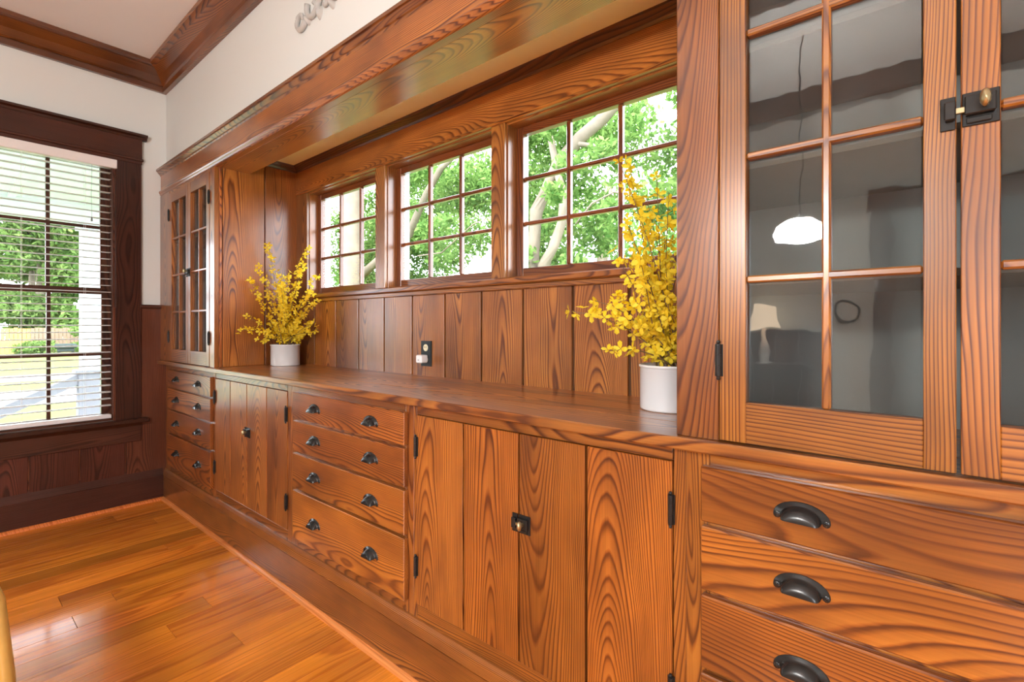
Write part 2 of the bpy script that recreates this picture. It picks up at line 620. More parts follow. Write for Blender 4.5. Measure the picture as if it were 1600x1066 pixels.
# ---- window_4 (back wall)
w4 = struct('window_4', (-0.02, -0.65, WZ0))
D = M['dark_v']
box('casing', -0.022, 0.0, WY1, -0.116, 0.53, 2.16, D, w4, color=(0.6, 0.55, 0.55))
box('casing', -0.022, 0.0, -1.187, WY0, 0.53, 2.16, D, w4)
box('head_casing', -0.022, 0.004, -1.19, -0.112, 2.137, 2.295, M['dark_y'], w4, color=(0.75, 0.7, 0.7))
box('casing_bead', -0.022, 0.010, -1.195, -0.105, 2.155, 2.172, M['dark_y'], w4, 0.004, color=(0.75, 0.7, 0.7))
prism('head_cap', [(-0.022, 2.29), (0.008, 2.29), (0.012, 2.303), (0.028, 2.310), (0.030, 2.322), (-0.022, 2.322)], 'y', -1.215, -0.088, M['dark_y'], w4, color=(0.6, 0.6, 0.6))
box('stool', -0.022, 0.032, -1.22, -0.079, 0.517, 0.545, M['dark_y'], w4, 0.006, color=(0.5, 0.5, 0.5))
prism('stool_cove', [(-0.022, 0.500), (0.006, 0.500), (0.018, 0.517), (-0.022, 0.517)], 'y', -1.19, -0.115, M['dark_y'], w4, color=(0.6, 0.6, 0.6))
box('apron', -0.022, 0.002, -1.187, -0.118, 0.402, 0.500, M['dark_y'], w4)
box('jamb', -0.14, -0.02, WY1 - 0.012, WY1 + 0.001, WZ0, WZ1, M['dark_v'], w4)
box('jamb', -0.14, -0.02, WY0 - 0.001, WY0 + 0.012, WZ0, WZ1, M['dark_v'], w4)
box('jamb', -0.14, -0.02, WY0, WY1, WZ1 - 0.012, WZ1 + 0.001, M['dark_y'], w4)
box('jamb', -0.14, -0.02, WY0, WY1, WZ0 - 0.001, WZ0 + 0.012, M['dark_y'], w4)
sy0, sy1 = WY0 + 0.012, WY1 - 0.012
for zb, zt, xs in ((0.557, 1.345, -0.085), (1.325, 2.125, -0.115)):
    for ya, yb2 in ((sy0, sy0 + 0.045), (sy1 - 0.045, sy1)):
        box('sash_stile', xs - 0.015, xs + 0.015, ya, yb2, zb, zt, D, w4)
    box('sash_rail', xs - 0.015, xs + 0.015, sy0 + 0.045, sy1 - 0.045, zb, zb + 0.03, M['dark_y'], w4)
    box('sash_rail', xs - 0.015, xs + 0.015, sy0 + 0.045, sy1 - 0.045, zt - 0.03, zt, M['dark_y'], w4)
    gy0, gy1 = sy0 + 0.045, sy1 - 0.045
    gz0, gz1 = zb + 0.03, zt - 0.03
    pw = (gy1 - gy0) / 3
    zm = (gz0 + gz1) / 2
    for k in (1, 2):
        box('muntin', xs - 0.012, xs + 0.012, gy0 + pw * k - 0.009, gy0 + pw * k + 0.009, gz0, gz1, D, w4)
    box('muntin', xs - 0.0118, xs + 0.0118, gy0, gy1, zm - 0.009, zm + 0.009, M['dark_y'], w4)
    for k in range(3):
        for za, zc in ((gz0, zm - 0.009), (zm + 0.009, gz1)):
            box('pane', xs - 0.0015, xs + 0.0015, gy0 + pw * k + 0.005, gy0 + pw * (k + 1) - 0.005, za - 0.003, zc + 0.003, M['pane'], w4, 0)

# ---- wall above the built-in and beyond it
box('wall_right', -0.02, XE + 0.03, 0.02, 0.14, 2.06, CZ + 0.1, M['wall'], None, 0, kind='structure')
box('wall_side', XE + 0.03, ROOMX, 0.02, 0.14, -0.1, CZ + 0.1, M['wall'], None, 0, kind='structure')

# ---- room behind the camera
SW, WZA, WZB = (4.9, 5.9), 0.9, 2.2  # unseen opening assumed in the opposite wall for the added daylight fill
wr = box('wall_rear', ROOMX, ROOMX + 0.12, ROOMY, 0.14, -0.1, CZ + 0.1, M['wall'], None, 0, kind='structure')
wl = boxes('wall_left', [(-0.14, SW[0], ROOMY - 0.12, ROOMY, -0.1, CZ + 0.1), (SW[1], ROOMX + 0.12, ROOMY - 0.12, ROOMY, -0.1, CZ + 0.1),
                         (*SW, ROOMY - 0.12, ROOMY, -0.1, WZA), (*SW, ROOMY - 0.12, ROOMY, WZB, CZ + 0.1)], M['wall'], bev=0, kind='structure')
for i in range(6):
    box('wainscot_board', 1.80 + i * 0.215, 2.01 + i * 0.215, ROOMY, ROOMY + 0.014, 0.0, 1.05, M['dark_z'], wl)
box('wainscot_cap', 1.78, 3.10, ROOMY, ROOMY + 0.03, 1.05, 1.08, M['dark_z'], wl)
t5 = struct('trim_5', (3.6, ROOMY + 0.02, 0))
box('casing', 3.44, 3.58, ROOMY, ROOMY + 0.025, 0, 2.15, M['dark_z'], t5)
box('casing', 4.50, 4.64, ROOMY, ROOMY + 0.025, 0, 2.15, M['dark_z'], t5)
box('head_casing', 3.40, 4.68, ROOMY, ROOMY + 0.03, 2.15, 2.32, M['pine_x'], t5, color=(0.4, 0.35, 0.35))
d1 = box('door_1', 3.58, 4.50, ROOMY, ROOMY + 0.015, 0.0, 2.15, M['interior'], None, kind='structure', color=(1, 1, 1))
for nm, loc in (('trim_6', -1.5), ('trim_7', -3.0)):
    box(nm, 0.12, ROOMX, loc - 0.09, loc + 0.09, 2.62, CZ, M['pine_x'], None, 0.004, kind='structure', color=(0.3, 0.25, 0.25))

# ---- crown trim
CP = [(0, 2.632), (0.024, 2.632), (0.026, 2.664), (0.020, 2.670), (0.030, 2.680), (0.050, 2.715), (0.080, 2.745), (0.086, 2.752), (0.098, 2.754), (0.112, 2.760), (0.115, CZ), (0, CZ)]
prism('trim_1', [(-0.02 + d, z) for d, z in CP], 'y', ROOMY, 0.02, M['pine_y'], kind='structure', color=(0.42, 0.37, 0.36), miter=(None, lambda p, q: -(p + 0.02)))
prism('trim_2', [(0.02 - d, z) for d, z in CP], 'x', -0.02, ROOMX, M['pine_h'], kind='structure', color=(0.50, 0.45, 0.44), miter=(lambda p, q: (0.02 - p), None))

# ---- baseboard of the built-in
bbr = prism('baseboard_right', [(0.02, -0.01), (0.0, -0.01), (0.0, 0.152), (0.02, 0.152)], 'x', -0.01, XE, M['pine_x'], kind='structure', color=(0.72, 0.74, 0.82))
prism('base_cap', [(0.03, 0.153), (0.001, 0.153), (0.001, 0.157), (0.006, 0.184), (0.012, 0.196), (0.03, 0.198)], 'x', -0.01, XE, M['pine_x'], bbr, color=(0.85, 0.88, 0.9))
prism('shoe_molding', [(0.0, 0.0), (-0.016, 0.0), (-0.014, 0.010), (-0.007, 0.016), (0.0, 0.018)], 'x', 0.0, XE, M['shoe'], bbr)
prism('baseboard_side', [(0.02, -0.01), (0.0, -0.01), (0.0, 0.19), (0.02, 0.2)], 'x', XE, ROOMX, M['pine_x'], kind='structure')

# ---- niche back wall with three window openings
OP = [(1.044, 1.718), (1.795, 2.484), (2.553, 3.242)]
OZ0, OZ1 = 1.303, 1.893
YW0, YW1 = 0.446, 0.575
L = [(-0.02, XE + 0.1, YW0, YW1, -0.7, OZ0), (-0.02, XE + 0.1, YW0, YW1, OZ1, 2.9)]
xs_ = [-0.02] + [v for o in OP for v in o] + [XE + 0.1]
for i in range(0, len(xs_), 2):
    L.append((xs_[i], xs_[i + 1], YW0, YW1, OZ0, OZ1))
wnz = boxes('wall_niche', L, M['extwhite'], bev=0, kind='structure')
pg = [NL, 1.13, 1.354, 1.567, 1.785, 1.998, 2.216, 2.429, 2.64, 2.858, 3.066, 3.282, NR]
NT_ = [(0.86, 0.92, 1.0), (0.90, 0.94, 1.0), (1.0, 1.05, 1.1), (0.96, 1.0, 1.05), (0.93, 1.0, 1.1), (0.84, 0.87, 0.95)]
box('board_backing', NL, NR, 0.440, 0.4465, ZT - 0.03, 1.26, M['gap'], wnz, 0)
for i in range(len(pg) - 1):
    box('wall_board', pg[i] + 0.0055, pg[i + 1] - 0.0055, YB, 0.441, ZT - 0.01, 1.262, M['pine_z'], wnz, 0.0012, color=NT_[(i * 5 + 2) % 6])

t3 = struct('trim_3', (2.15, YB, 1.26))
box('apron_strip', NL, NR, YB - 0.012, 0.4465, 1.257, 1.277, M['pine_x'], t3, 0.003, color=(0.75, 0.8, 0.9))
box('window_stool', NL, NR, YB - 0.022, 0.495, 1.277, 1.303, M['pine_x'], t3, 0.005, color=(0.65, 0.62, 0.65))
for a, b in ((NL, OP[0][0]), (OP[0][1], OP[1][0]), (OP[1][1], OP[2][0]), (OP[2][1], NR)):
    box('mullion_casing', a, b, YB - 0.003, 0.4465, 1.303, OZ1, M['pine_z'], t3, 0.002, color=(0.8, 0.9, 0.95))
box('head_board', NL, NR, YB - 0.004, 0.4465, 1.905, 2.045, M['pine_x'], t3, 0.002, color=(0.95, 0.95, 0.95))
box('head_bead', NL, NR, YB - 0.009, 0.4465, 1.893, 1.906, M['pine_x'], t3, 0.004, color=(0.9, 0.9, 0.9))
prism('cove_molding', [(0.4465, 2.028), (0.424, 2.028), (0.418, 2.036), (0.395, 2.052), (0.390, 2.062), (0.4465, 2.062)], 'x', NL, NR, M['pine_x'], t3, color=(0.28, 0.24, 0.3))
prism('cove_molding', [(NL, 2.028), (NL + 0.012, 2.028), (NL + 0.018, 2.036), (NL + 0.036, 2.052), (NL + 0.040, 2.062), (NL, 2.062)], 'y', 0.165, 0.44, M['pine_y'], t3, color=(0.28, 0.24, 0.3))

for wi, (a, b) in enumerate(OP):
    w = struct('window_%d' % (wi + 1), ((a + b) / 2, 0.5, OZ0))
    tn = (0.85, 0.85, 0.9)
    box('jamb', a - 0.001, a + 0.006, YB + 0.012, 0.50, OZ0, OZ1, M['pine_z'], w, 0.001, color=tn)
    box('jamb', b - 0.006, b + 0.001, YB + 0.012, 0.50, OZ0, OZ1, M['pine_z'], w, 0.001, color=tn)
    box('jamb', a, b, YB + 0.012, 0.50, OZ1 - 0.006, OZ1 + 0.001, M['pine_x'], w, 0.001, color=tn)
    s0, s1, y0, y1 = a + 0.006, b - 0.006, 0.492, 0.520
    st = 0.032
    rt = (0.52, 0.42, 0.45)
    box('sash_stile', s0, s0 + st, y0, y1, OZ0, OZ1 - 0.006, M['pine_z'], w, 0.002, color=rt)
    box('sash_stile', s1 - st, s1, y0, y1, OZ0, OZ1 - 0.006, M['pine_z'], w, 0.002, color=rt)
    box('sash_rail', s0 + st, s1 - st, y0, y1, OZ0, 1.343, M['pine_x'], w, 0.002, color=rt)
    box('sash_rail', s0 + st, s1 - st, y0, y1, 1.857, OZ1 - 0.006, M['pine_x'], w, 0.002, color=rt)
    g0, g1, h0, h1 = s0 + st, s1 - st, 1.343, 1.857
    pw, ph = (g1 - g0) / 3, (h1 - h0) / 3
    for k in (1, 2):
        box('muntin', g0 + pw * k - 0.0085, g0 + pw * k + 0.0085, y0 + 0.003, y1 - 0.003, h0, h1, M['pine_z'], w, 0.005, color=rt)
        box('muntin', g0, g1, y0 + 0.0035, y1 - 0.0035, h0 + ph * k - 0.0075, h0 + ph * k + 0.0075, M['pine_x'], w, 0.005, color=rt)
    for i in range(3):
        for j in range(3):
            box('pane', g0 + pw * i + 0.003, g0 + pw * (i + 1) - 0.003, 0.508, 0.511, h0 + ph * j + 0.003, h0 + ph * (j + 1) - 0.003, M['pane'], w, 0)

# niche ceiling and valance beam
box('ceiling_niche', -0.02, XE + 0.1, 0.14, YW0, 2.06, 2.10, M['yellow'], None, 0, kind='structure')
t4 = struct('trim_4', (2.1, 0.0, 2.0))
prism('crown_molding', [(0.025, 2.088), (-0.010, 2.088), (-0.014, 2.098), (-0.018, 2.101), (-0.029, 2.116), (-0.035, 2.119), (-0.035, 2.131), (0.025, 2.131)], 'x', -0.018, XE + 0.02, M['pine_x'], t4, color=(0.75, 0.76, 0.82))
box('fascia_board', -0.012, XE + 0.01, -0.011, 0.012, 1.990, 2.092, M['pine_x'], t4, 0.001, color=(0.95, 0.95, 0.95))
prism('bead_molding', [(0.02, 1.962), (-0.008, 1.962), (-0.014, 1.966), (-0.016, 1.974), (-0.019, 1.979), (-0.021, 1.986), (-0.019, 1.992), (-0.011, 1.996), (0.02, 1.996)], 'x', -0.014, XE + 0.01, M['pine_x'], t4, color=(0.75, 0.72, 0.76))
box('soffit_board', NL, NR, 0.0205, 0.165, 1.962, 1.978, M['pine_h'], t4, 0.001, color=(1.0, 1.0, 1.0))
box('beam_back', NL, NR, 0.150, 0.165, 1.978, 2.062, M['pine_x'], t4, 0.001)

# ================================================================ BUILT-IN UNITS
def half_shell():
    """cup pull: crescent back plate and a quarter-dome hood; local origin on the drawer face, +y into the drawer"""
    V, F = [], []
    N = 16
    rings = []
    ao, bo, ai, bi = 0.044, 0.0285, 0.031, 0.0215
    for yy, A, B in ((0.0, ao, bo), (-0.0022, ao - 0.0008, bo - 0.0008), (-0.0026, ai + 0.001, bi + 0.001)):
        rg = []
        for i in range(N + 1):
            t = math.pi * i / N
            rg.append(len(V))
            z = B * math.sin(t) - 0.008 + 0.0
            V.append((A * math.cos(t), yy, z))
        rings.append(rg)
    for m_ in range(1, 7):
        p = m_ / 6 * math.pi / 2
        rg = []
        for i in range(N + 1):
            t = math.pi * i / N
            k = math.cos(p) ** 0.8 if m_ < 6 else 0.0
            k = max(k, 0.0)
            xx = ai * math.cos(t) * (0.30 + 0.70 * k if m_ == 6 else max(k, 0.30 + 0.0))
            zz = bi * math.sin(t) * k - 0.008 - 0.003 * math.sin(p)
            rg.append(len(V))
            V.append((ai * math.cos(t) * (1 - 0.28 * (m_ / 6) ** 2.5), -0.0026 - 0.021 * math.sin(p), zz))
        rings.append(rg)
    for a, b in zip(rings, rings[1:]):
        for i in range(N):
            F.append([a[i], a[i + 1], b[i + 1], b[i]])
    # rounded ears and screws
    for s in (-1, 1):
        cx, cz = s * 0.0375, -0.0085
        v, f = lathe_data([(0.0062, 0.0), (0.0062, -0.0018), (0.0055, -0.0026), (0.0002, -0.0026)], 10, (cx, 0, cz), 'y')
        V2, F2 = merge((V, F), (v, f))
        V, F = list(V2), list(F2)
        v, f = lathe_data([(0.0026, -0.002), (0.0026, -0.0034), (0.0015, -0.0040), (0.0002, -0.0041)], 8, (cx, 0, cz + 0.001), 'y')
        V, F = merge((V, F), (v, f))
    return V, F


pv, pf = half_shell()
pull_me = bpy.data.meshes.new('cup_pull')
pull_me.from_pydata(pv, [], pf)
bm = bmesh.new()
bm.from_mesh(pull_me)
bmesh.ops.recalc_face_normals(bm, faces=bm.faces)
bm.to_mesh(pull_me)
bm.free()
pull_me.polygons.foreach_set('use_smooth', [True] * len(pull_me.polygons))
pull_me.materials.append(M['iron'])


def cyl_z(c, r, z0, z1, seg=10):
    return lathe_data([(0.0002, z0), (r, z0), (r, z1), (0.0002, z1)], seg, c)


def hinge(parent, x, y, z0, z1):
    """barrel hinge with ball finials"""
    h = z1 - z0
    pr = [(0.0003, 0.0), (0.0030, 0.001), (0.0038, 0.004), (0.0026, 0.007), (0.0052, 0.008), (0.0055, 0.010),
          (0.0055, h * 0.36), (0.0048, h * 0.365), (0.0055, h * 0.37), (0.0055, h * 0.64), (0.0048, h * 0.645), (0.0055, h * 0.65),
          (0.0055, h - 0.010), (0.0052, h - 0.008), (0.0026, h - 0.007), (0.0038, h - 0.004), (0.0030, h - 0.001), (0.0003, h)]
    V, F = lathe_data(pr, 10, (x, y - 0.004, z0))
    v, f = bev_box_data(0.0075, 0.0012, h * 0.40, 0.0004)
    V, F = merge((V, F), ([(p[0] + x, p[1] + y + 0.0005, p[2] + z0 + h / 2) for p in v], f))
    return mesh('hinge', V, F, M['hinge'], parent, smooth=False, origin=(x, y, z0 + h / 2))


def latch_case(parent, x0, x1, y, zc, knob=True):
    """rectangular cupboard latch with stepped case and an oval thumb knob"""
    w, hh = x1 - x0, 0.024
    boxes('latch_case', [(x0, x1, y - 0.003, y + 0.001, zc - hh, zc + hh), (x0 + 0.002, x1 - 0.004, y - 0.013, y - 0.002, zc - 0.010, zc + 0.017),
                         (x0 + 0.004, x1 - 0.008, y - 0.0065, y - 0.002, zc - 0.021, zc - 0.013)], M['iron'], parent, bev=0.0015)
    if knob:
        cx = x0 + w * 0.58
        pr = [(0.0003, -0.034), (0.006, -0.0325), (0.0085, -0.028), (0.0085, -0.025), (0.005, -0.020), (0.0035, -0.012)]
        V, F = lathe_data(pr, 14, (0, 0, 0), 'y')
        V = [(p[0] * 0.72 + cx, p[1] + y, p[2] * 1.45 + zc + 0.005) for p in V]
        mesh('latch_knob', V, F, M['brass'], parent, smooth=True)


def latch_keeper(parent, x0, x1, y, zc):
    boxes('latch_keeper', [(x0, x1, y - 0.003, y + 0.001, zc - 0.024, zc + 0.024), (x0 + 0.004, x1, y - 0.013, y - 0.002, zc - 0.012, zc + 0.015)],
          M['iron'], parent, bev=0.0015)
    box('latch_bolt', x1 - 0.002, x1 + 0.010, y - 0.010, y - 0.004, zc - 0.004, zc + 0.004, M['brass'], parent, 0.0005)


def carcass(t, x0, x1):
    boxes('carcass', [(x0, x0 + 0.016, 0.037, 0.43, 0.0, 0.87), (x1 - 0.016, x1, 0.037, 0.43, 0.0, 0.87), (x0 + 0.016, x1 - 0.016, 0.037, 0.43, 0.19, 0.205),
                      (x0 + 0.016, x1 - 0.016, 0.42, 0.43, 0.205, 0.87)], M['gap'], t, bev=0)


FY0, FY1 = 0.018, 0.038
ROWS = [(0.737, 0.845), (0.603, 0.727), (0.449, 0.592), (0.238, 0.438)]


def drawer_unit(x0, x1, d0, d1, label, tints, stl, pl=(0.18, 0.183)):
    t = thing('drawer_unit', label, 'drawer unit', ((x0 + x1) / 2, 0.2, 0.0), 'built-in drawer units')
    carcass(t, x0 + 0.001, x1 - 0.001)
    box('stile', x0, d0 + 0.012, FY0, FY1, 0.196, 0.877, M['pine_z'], t, color=stl)
    box('stile', d1 - 0.012, x1, FY0, FY1, 0.196, 0.877, M['pine_z'], t, color=stl)
    box('rail', d0 + 0.012, d1 - 0.012, FY0, FY1, 0.842, 0.877, M['pine_x'], t, color=stl)
    box('rail', d0 + 0.012, d1 - 0.012, FY0, FY1, 0.196, 0.245, M['pine_x'], t, color=stl)
    for (za, zb), (zc, zd) in zip(ROWS[1:], ROWS[:-1]):
        box('rail', d0 + 0.012, d1 - 0.012, FY0, FY1, zb - 0.012, zc + 0.012, M['pine_x'], t, color=stl)
    for i, (za, zb) in enumerate(ROWS):
        d = boxes('drawer', [(d0, d1, 0.0, FY0, za, zb), (d0 + 0.014, d1 - 0.014, FY0, 0.40, za + 0.014, zb - 0.014)], M['pine_x'], t, bev=0.0025, color=tints[i % len(tints)])
        zc = (za + zb) / 2
        for px_ in (d0 + pl[0], d1 - pl[1]):
            link('cup_pull', pull_me, d, (px_, 0.0, zc + 0.002), M['iron'])
    return t


drawer_unit(-0.015, 0.838, 0.085, 0.822, 'four-drawer bank with cup pulls in the corner beside the wainscot and window',
            [(0.85, 0.80, 0.82), (0.85, 0.78, 0.8), (0.80, 0.72, 0.7), (0.78, 0.66, 0.6)], (0.72, 0.7, 0.75))
drawer_unit(1.705, 2.525, 1.752, 2.497, 'four-drawer bank with cup pulls between the two plank-door cupboards',
            [(0.95, 0.88, 0.9), (1.0, 0.95, 0.9), (1.08, 1.08, 1.0), (1.12, 1.15, 1.0)], (0.8, 0.78, 0.8))
drawer_unit(3.397, XE, 3.432, 4.18, 'wide amber drawer bank under the glass-door cabinet that has the brass-knobbed latch',
            [(0.84, 0.80, 0.65), (0.86, 0.84, 0.65), (0.82, 0.74, 0.6), (0.85, 0.8, 0.65)], (0.9, 0.92, 0.75), pl=(0.173, 0.18))


def cupboard(x0, x1, gaps, label, tints, stl):
    """gaps: left edge, groove, meeting gap, groove, right edge"""
    t = thing('cupboard', label, 'cupboard', ((x0 + x1) / 2, 0.2, 0.0), 'plank-door cupboards')
    carcass(t, x0 + 0.001, x1 - 0.001)
    box('stile', x0, gaps[0] - 0.0015, FY0, FY1, 0.196, 0.877, M['pine_z'], t, color=stl)
    box('stile', gaps[4] + 0.0015, x1, FY0, FY1, 0.196, 0.877, M['pine_z'], t, color=stl)
    box('rail', gaps[0], gaps[4], FY0, FY1, 0.8405, 0.877, M['pine_x'], t, color=stl)
    box('rail', gaps[0], gaps[4], FY0, FY1, 0.196, 0.2405, M['pine_x'], t, color=stl)
    for k, (a, m_, b) in enumerate(((gaps[0], gaps[1], gaps[2]), (gaps[2], gaps[3], gaps[4]))):
        ea = 0.0 if k == 0 else 0.003
        eb = 0.003 if k == 0 else 0.0
        d = box('door', a + 0.004, b - 0.004, 0.033, 0.044, 0.25, 0.83, M['gap'], t, 0)
        box('plank', a + ea, m_ - 0.0035, 0.015, 0.034, 0.242, 0.839, M['pine_z'], d, 0.0012, color=tints[k * 2])
        box('plank', m_ + 0.0035, b - eb, 0.015, 0.034, 0.242, 0.839, M['pine_z'], d, 0.0012, color=tints[k * 2 + 1])
        hx = a + 0.001 if k == 0 else b - 0.001
        for z0, z1 in ((0.325, 0.402), (0.702, 0.779)):
            hinge(d, hx, 0.013, z0, z1)
        if k == 0:
            latch_keeper(d, b - 0.020, b - 0.002, 0.015, 0.606)
        else:
            latch_case(d, a + 0.002, a + 0.040, 0.015, 0.606)
    return t


cupboard(0.838, 1.705, (0.852, 1.054, 1.257, 1.473, 1.672), 'plank-door cupboard with black hinges right beside the corner drawer bank',
         [(0.8, 0.8, 0.85), (0.85, 0.85, 0.9), (0.9, 0.95, 1.0), (0.85, 0.85, 0.88)], (0.72, 0.7, 0.75))
cupboard(2.525, 3.397, (2.542, 2.752, 2.958, 3.162, 3.369), 'plank-door cupboard with bold cathedral grain below the taller forsythia pot',
         [(0.88, 0.90, 0.85), (0.78, 0.72, 0.62), (0.84, 0.82, 0.7), (0.74, 0.68, 0.55)], (0.85, 0.85, 0.75))

# worktop
ct = thing('worktop', 'long brown wooden worktop running over the drawers and cupboards', 'worktop', (2.1, 0.2, 0.877))
box('top_board', -0.018, XE + 0.02, -0.030, 0.120, 0.877, ZT, M['pine_h'], ct, 0.003, color=(0.92, 0.97, 1.0))
box('top_board', -0.018, XE + 0.02, 0.1205, 0.290, 0.877, ZT, M['pine_h'], ct, 0.001, color=(0.90, 0.95, 1.0))
box('top_board', -0.018, XE + 0.02, 0.2905, 0.440, 0.877, ZT, M['pine_h'], ct, 0.001, color=(0.88, 0.93, 1.0))


def display_cabinet(x0, x1, doors, label, tints, latch, side_x=None, stiles=None):
    t = thing('display_cabinet', label, 'cabinet', ((x0 + x1) / 2, 0.2, ZT), 'glass-door cabinets on the worktop')
    yf0, yf1 = -0.013, 0.010
    zt, zb = 1.962, ZT
    box('stile', x0, doors[0][0] - 0.002, yf0, yf1, zb, zt, M['pine_z'], t, 0.002, color=stiles[0])
    box('stile', doors[1][1] + 0.002, x1, yf0, yf1, zb, zt, M['pine_z'], t, 0.002, color=stiles[1])
    box('rail', doors[0][0], doors[1][1], yf0 + 0.002, yf1, 1.947, zt, M['pine_x'], t, 0.001, color=stiles[0])
    inner = M['interior']
    boxes('carcass', [(x0 + 0.016, x1 - 0.016, 0.425, 0.438, zb, 2.06), (x0 + 0.016, x1 - 0.016, 0.02, 0.425, 1.95, 1.962), (x0 + 0.0, x0 + 0.012, 0.02, 0.43, zb, 2.06) if side_x != 'l' else (x0, x0 + 0.012, 0.02, 0.43, zb, 2.06),
                      (x1 - 0.022, x1 - 0.012, 0.02, 0.43, zb, 2.06)], inner, t, bev=0)
    for z in (1.205, 1.431, 1.658):
        box('shelf', x0 + 0.018, x1 - 0.024, 0.05, 0.425, z - 0.006, z + 0.006, inner, t, 0.001)
    for k, (a, b) in enumerate(doors):
        sl_, sr = (0.046, 0.037) if k == 0 else (0.046, 0.037)
        if k == 1:
            sl_, sr = 0.041, 0.044
        y0, y1 = -0.015, 0.009
        z0, z1 = 0.905, 1.946
        g0, g1, h0, h1 = a + sl_, b - sr, 0.980, 1.885
        boxes_ = [(a, a + sl_, y0, y1, z0, z1, 0), (b - sr, b, y0, y1, z0, z1, 0), (g0, g1, y0, y1, z0, h0, 1), (g0, g1, y0, y1, h1, z1, 1)]
        d = boxes('door', boxes_, None, t, bev=0.0012, mats=[M['pine_z'], M['pine_x']], color=tints[k])
        pw, ph = (g1 - g0) / 2, (h1 - h0) / 4
        xm = (g0 + g1) / 2
        mt = tints[k]
        box('muntin', xm - 0.0065, xm + 0.0065, y0 + 0.003, y1 - 0.001, h0, h1, M['pine_z'], d, 0.004, color=mt)
        for j in (1, 2, 3):
            box('muntin', g0, g1, y0 + 0.0034, y1 - 0.0012, h0 + ph * j - 0.0065, h0 + ph * j + 0.0065, M['pine_x'], d, 0.004, color=mt)
        for i in range(2):
            for j in range(4):
                box('pane', g0 + pw * i + 0.002, g0 + pw * (i + 1) - 0.002, 0.0005, 0.0035, h0 + ph * j + 0.002, h0 + ph * (j + 1) - 0.002, M['cabpane'], d, 0)
        hx = a - 0.001 if k == 0 else b + 0.001
        for za, zb_ in ((1.018, 1.094), (1.772, 1.849)):
            hinge(d, hx, -0.015, za, zb_)
        if k == 0:
            latch_keeper(d, b - 0.018, b - 0.001, -0.015, 1.430)
        else:
            latch_case(d, a + 0.001, a + 0.040, -0.015, 1.431)
    return t


lc = display_cabinet(-0.015, NL, ((0.178, 0.517), (0.519, 0.852)), 'glass-door display cabinet in the corner beside the white-blind window',
                     [(0.86, 0.86, 0.86), (0.86, 0.86, 0.86)], True, 'l', [(0.84, 0.84, 0.84), (0.84, 0.84, 0.84)])
for (a, b), c in zip(((-0.012, 0.024), (0.028, 0.243), (0.247, 0.432)), ((0.95, 0.8, 0.75), (0.95, 0.95, 1.0), (0.85, 0.8, 0.8))):
    box('side_board', NL - 0.012, NL + (0.003 if a < 0 else 0.0), max(a, 0.0105) if a < 0 else a, b, ZT, 2.06, M['pine_v'], lc, 0.0025, color=c)
rc = display_cabinet(NR, XE, ((3.473, 3.8045), (3.8095, 4.141)), 'amber glass-door display cabinet with brass-knobbed latch beside the taller forsythia pot',
                     [(0.84, 0.93, 0.75), (0.80, 0.83, 0.68)], True, 'r', [(0.72, 0.7, 0.78), (0.9, 0.9, 0.9)])
box('side_board', NR, NR + 0.012, 0.0105, 0.22, ZT, 1.963, M['pine_v'], rc, 0.002)
box('side_board', NR, NR + 0.012, 0.223, 0.432, ZT, 2.06, M['pine_v'], rc, 0.002)

# ================================================================ BLIND
bl = thing('window_blind', 'white horizontal slat blind lowered over the dark-framed window', 'blind', (-0.03, -0.65, 0.56))
by0, by1 = WY0 + 0.014, WY1 - 0.014
bx = -0.035
box('valance', -0.018, 0.004, WY0 + 0.002, WY1 + 0.006, 2.082, 2.136, M['slat'], bl, 0.003)
box('head_rail', -0.064, -0.022, by0, by1, 2.086, 2.122, M['slat'], bl, 0.002)
sl_prof = [(-0.024, -0.0022), (-0.012, 0.0004), (0.0, 0.0012), (0.012, 0.0004), (0.024, -0.0022), (0.024, -0.0002), (0.012, 0.0024), (0.0, 0.0032), (-0.012, 0.0024), (-0.024, -0.0002)]
n = len(sl_prof)
sv = [(p, t, q) for t in (by0 + 0.004, by1 - 0.004) for p, q in sl_prof]
yc = (by0 + by1) / 2
sv = [(p[0], p[1] - yc, p[2]) for p in sv]
sf = [[i, (i + 1) % n, n + (i + 1) % n, n + i] for i in range(n)] + [list(range(n))[::-1], list(range(n, 2 * n))]
slat_me = bpy.data.meshes.new('slat')
slat_me.from_pydata(sv, [], sf)
slat_me.materials.append(M['slat2'])
z = 2.057
while z > 0.60:
    o = link('slat', slat_me, bl, (bx - 0.008, yc, z))
    o.rotation_euler.y = math.radians(3)
    z -= 0.0405
box('bottom_rail', bx - 0.03, bx + 0.018, by0 + 0.003, by1 - 0.003, 0.560, 0.584, M['slat'], bl, 0.003)
for yy in (-0.381, -0.648, -0.915):
    for dx in (-0.0325, 0.017):
        box('ladder_cord', bx + dx - 0.0006, bx + dx + 0.0006, yy - 0.0006, yy + 0.0006, 0.585, 2.085, M['slat'], bl, 0)
V, F = tube_data([(-0.006, -0.355, 2.08), (-0.006, -0.357, 1.90), (-0.006, -0.355, 1.765)], [0.0009] * 3, 5)
V2, F2 = lathe_data([(0.0003, 0.028), (0.003, 0.024), (0.0055, 0.004), (0.0003, 0.0)], 8, (-0.006, -0.355, 1.742))
mesh('pull_cord', *merge((V, F), (V2, F2)), M['rail'], bl)

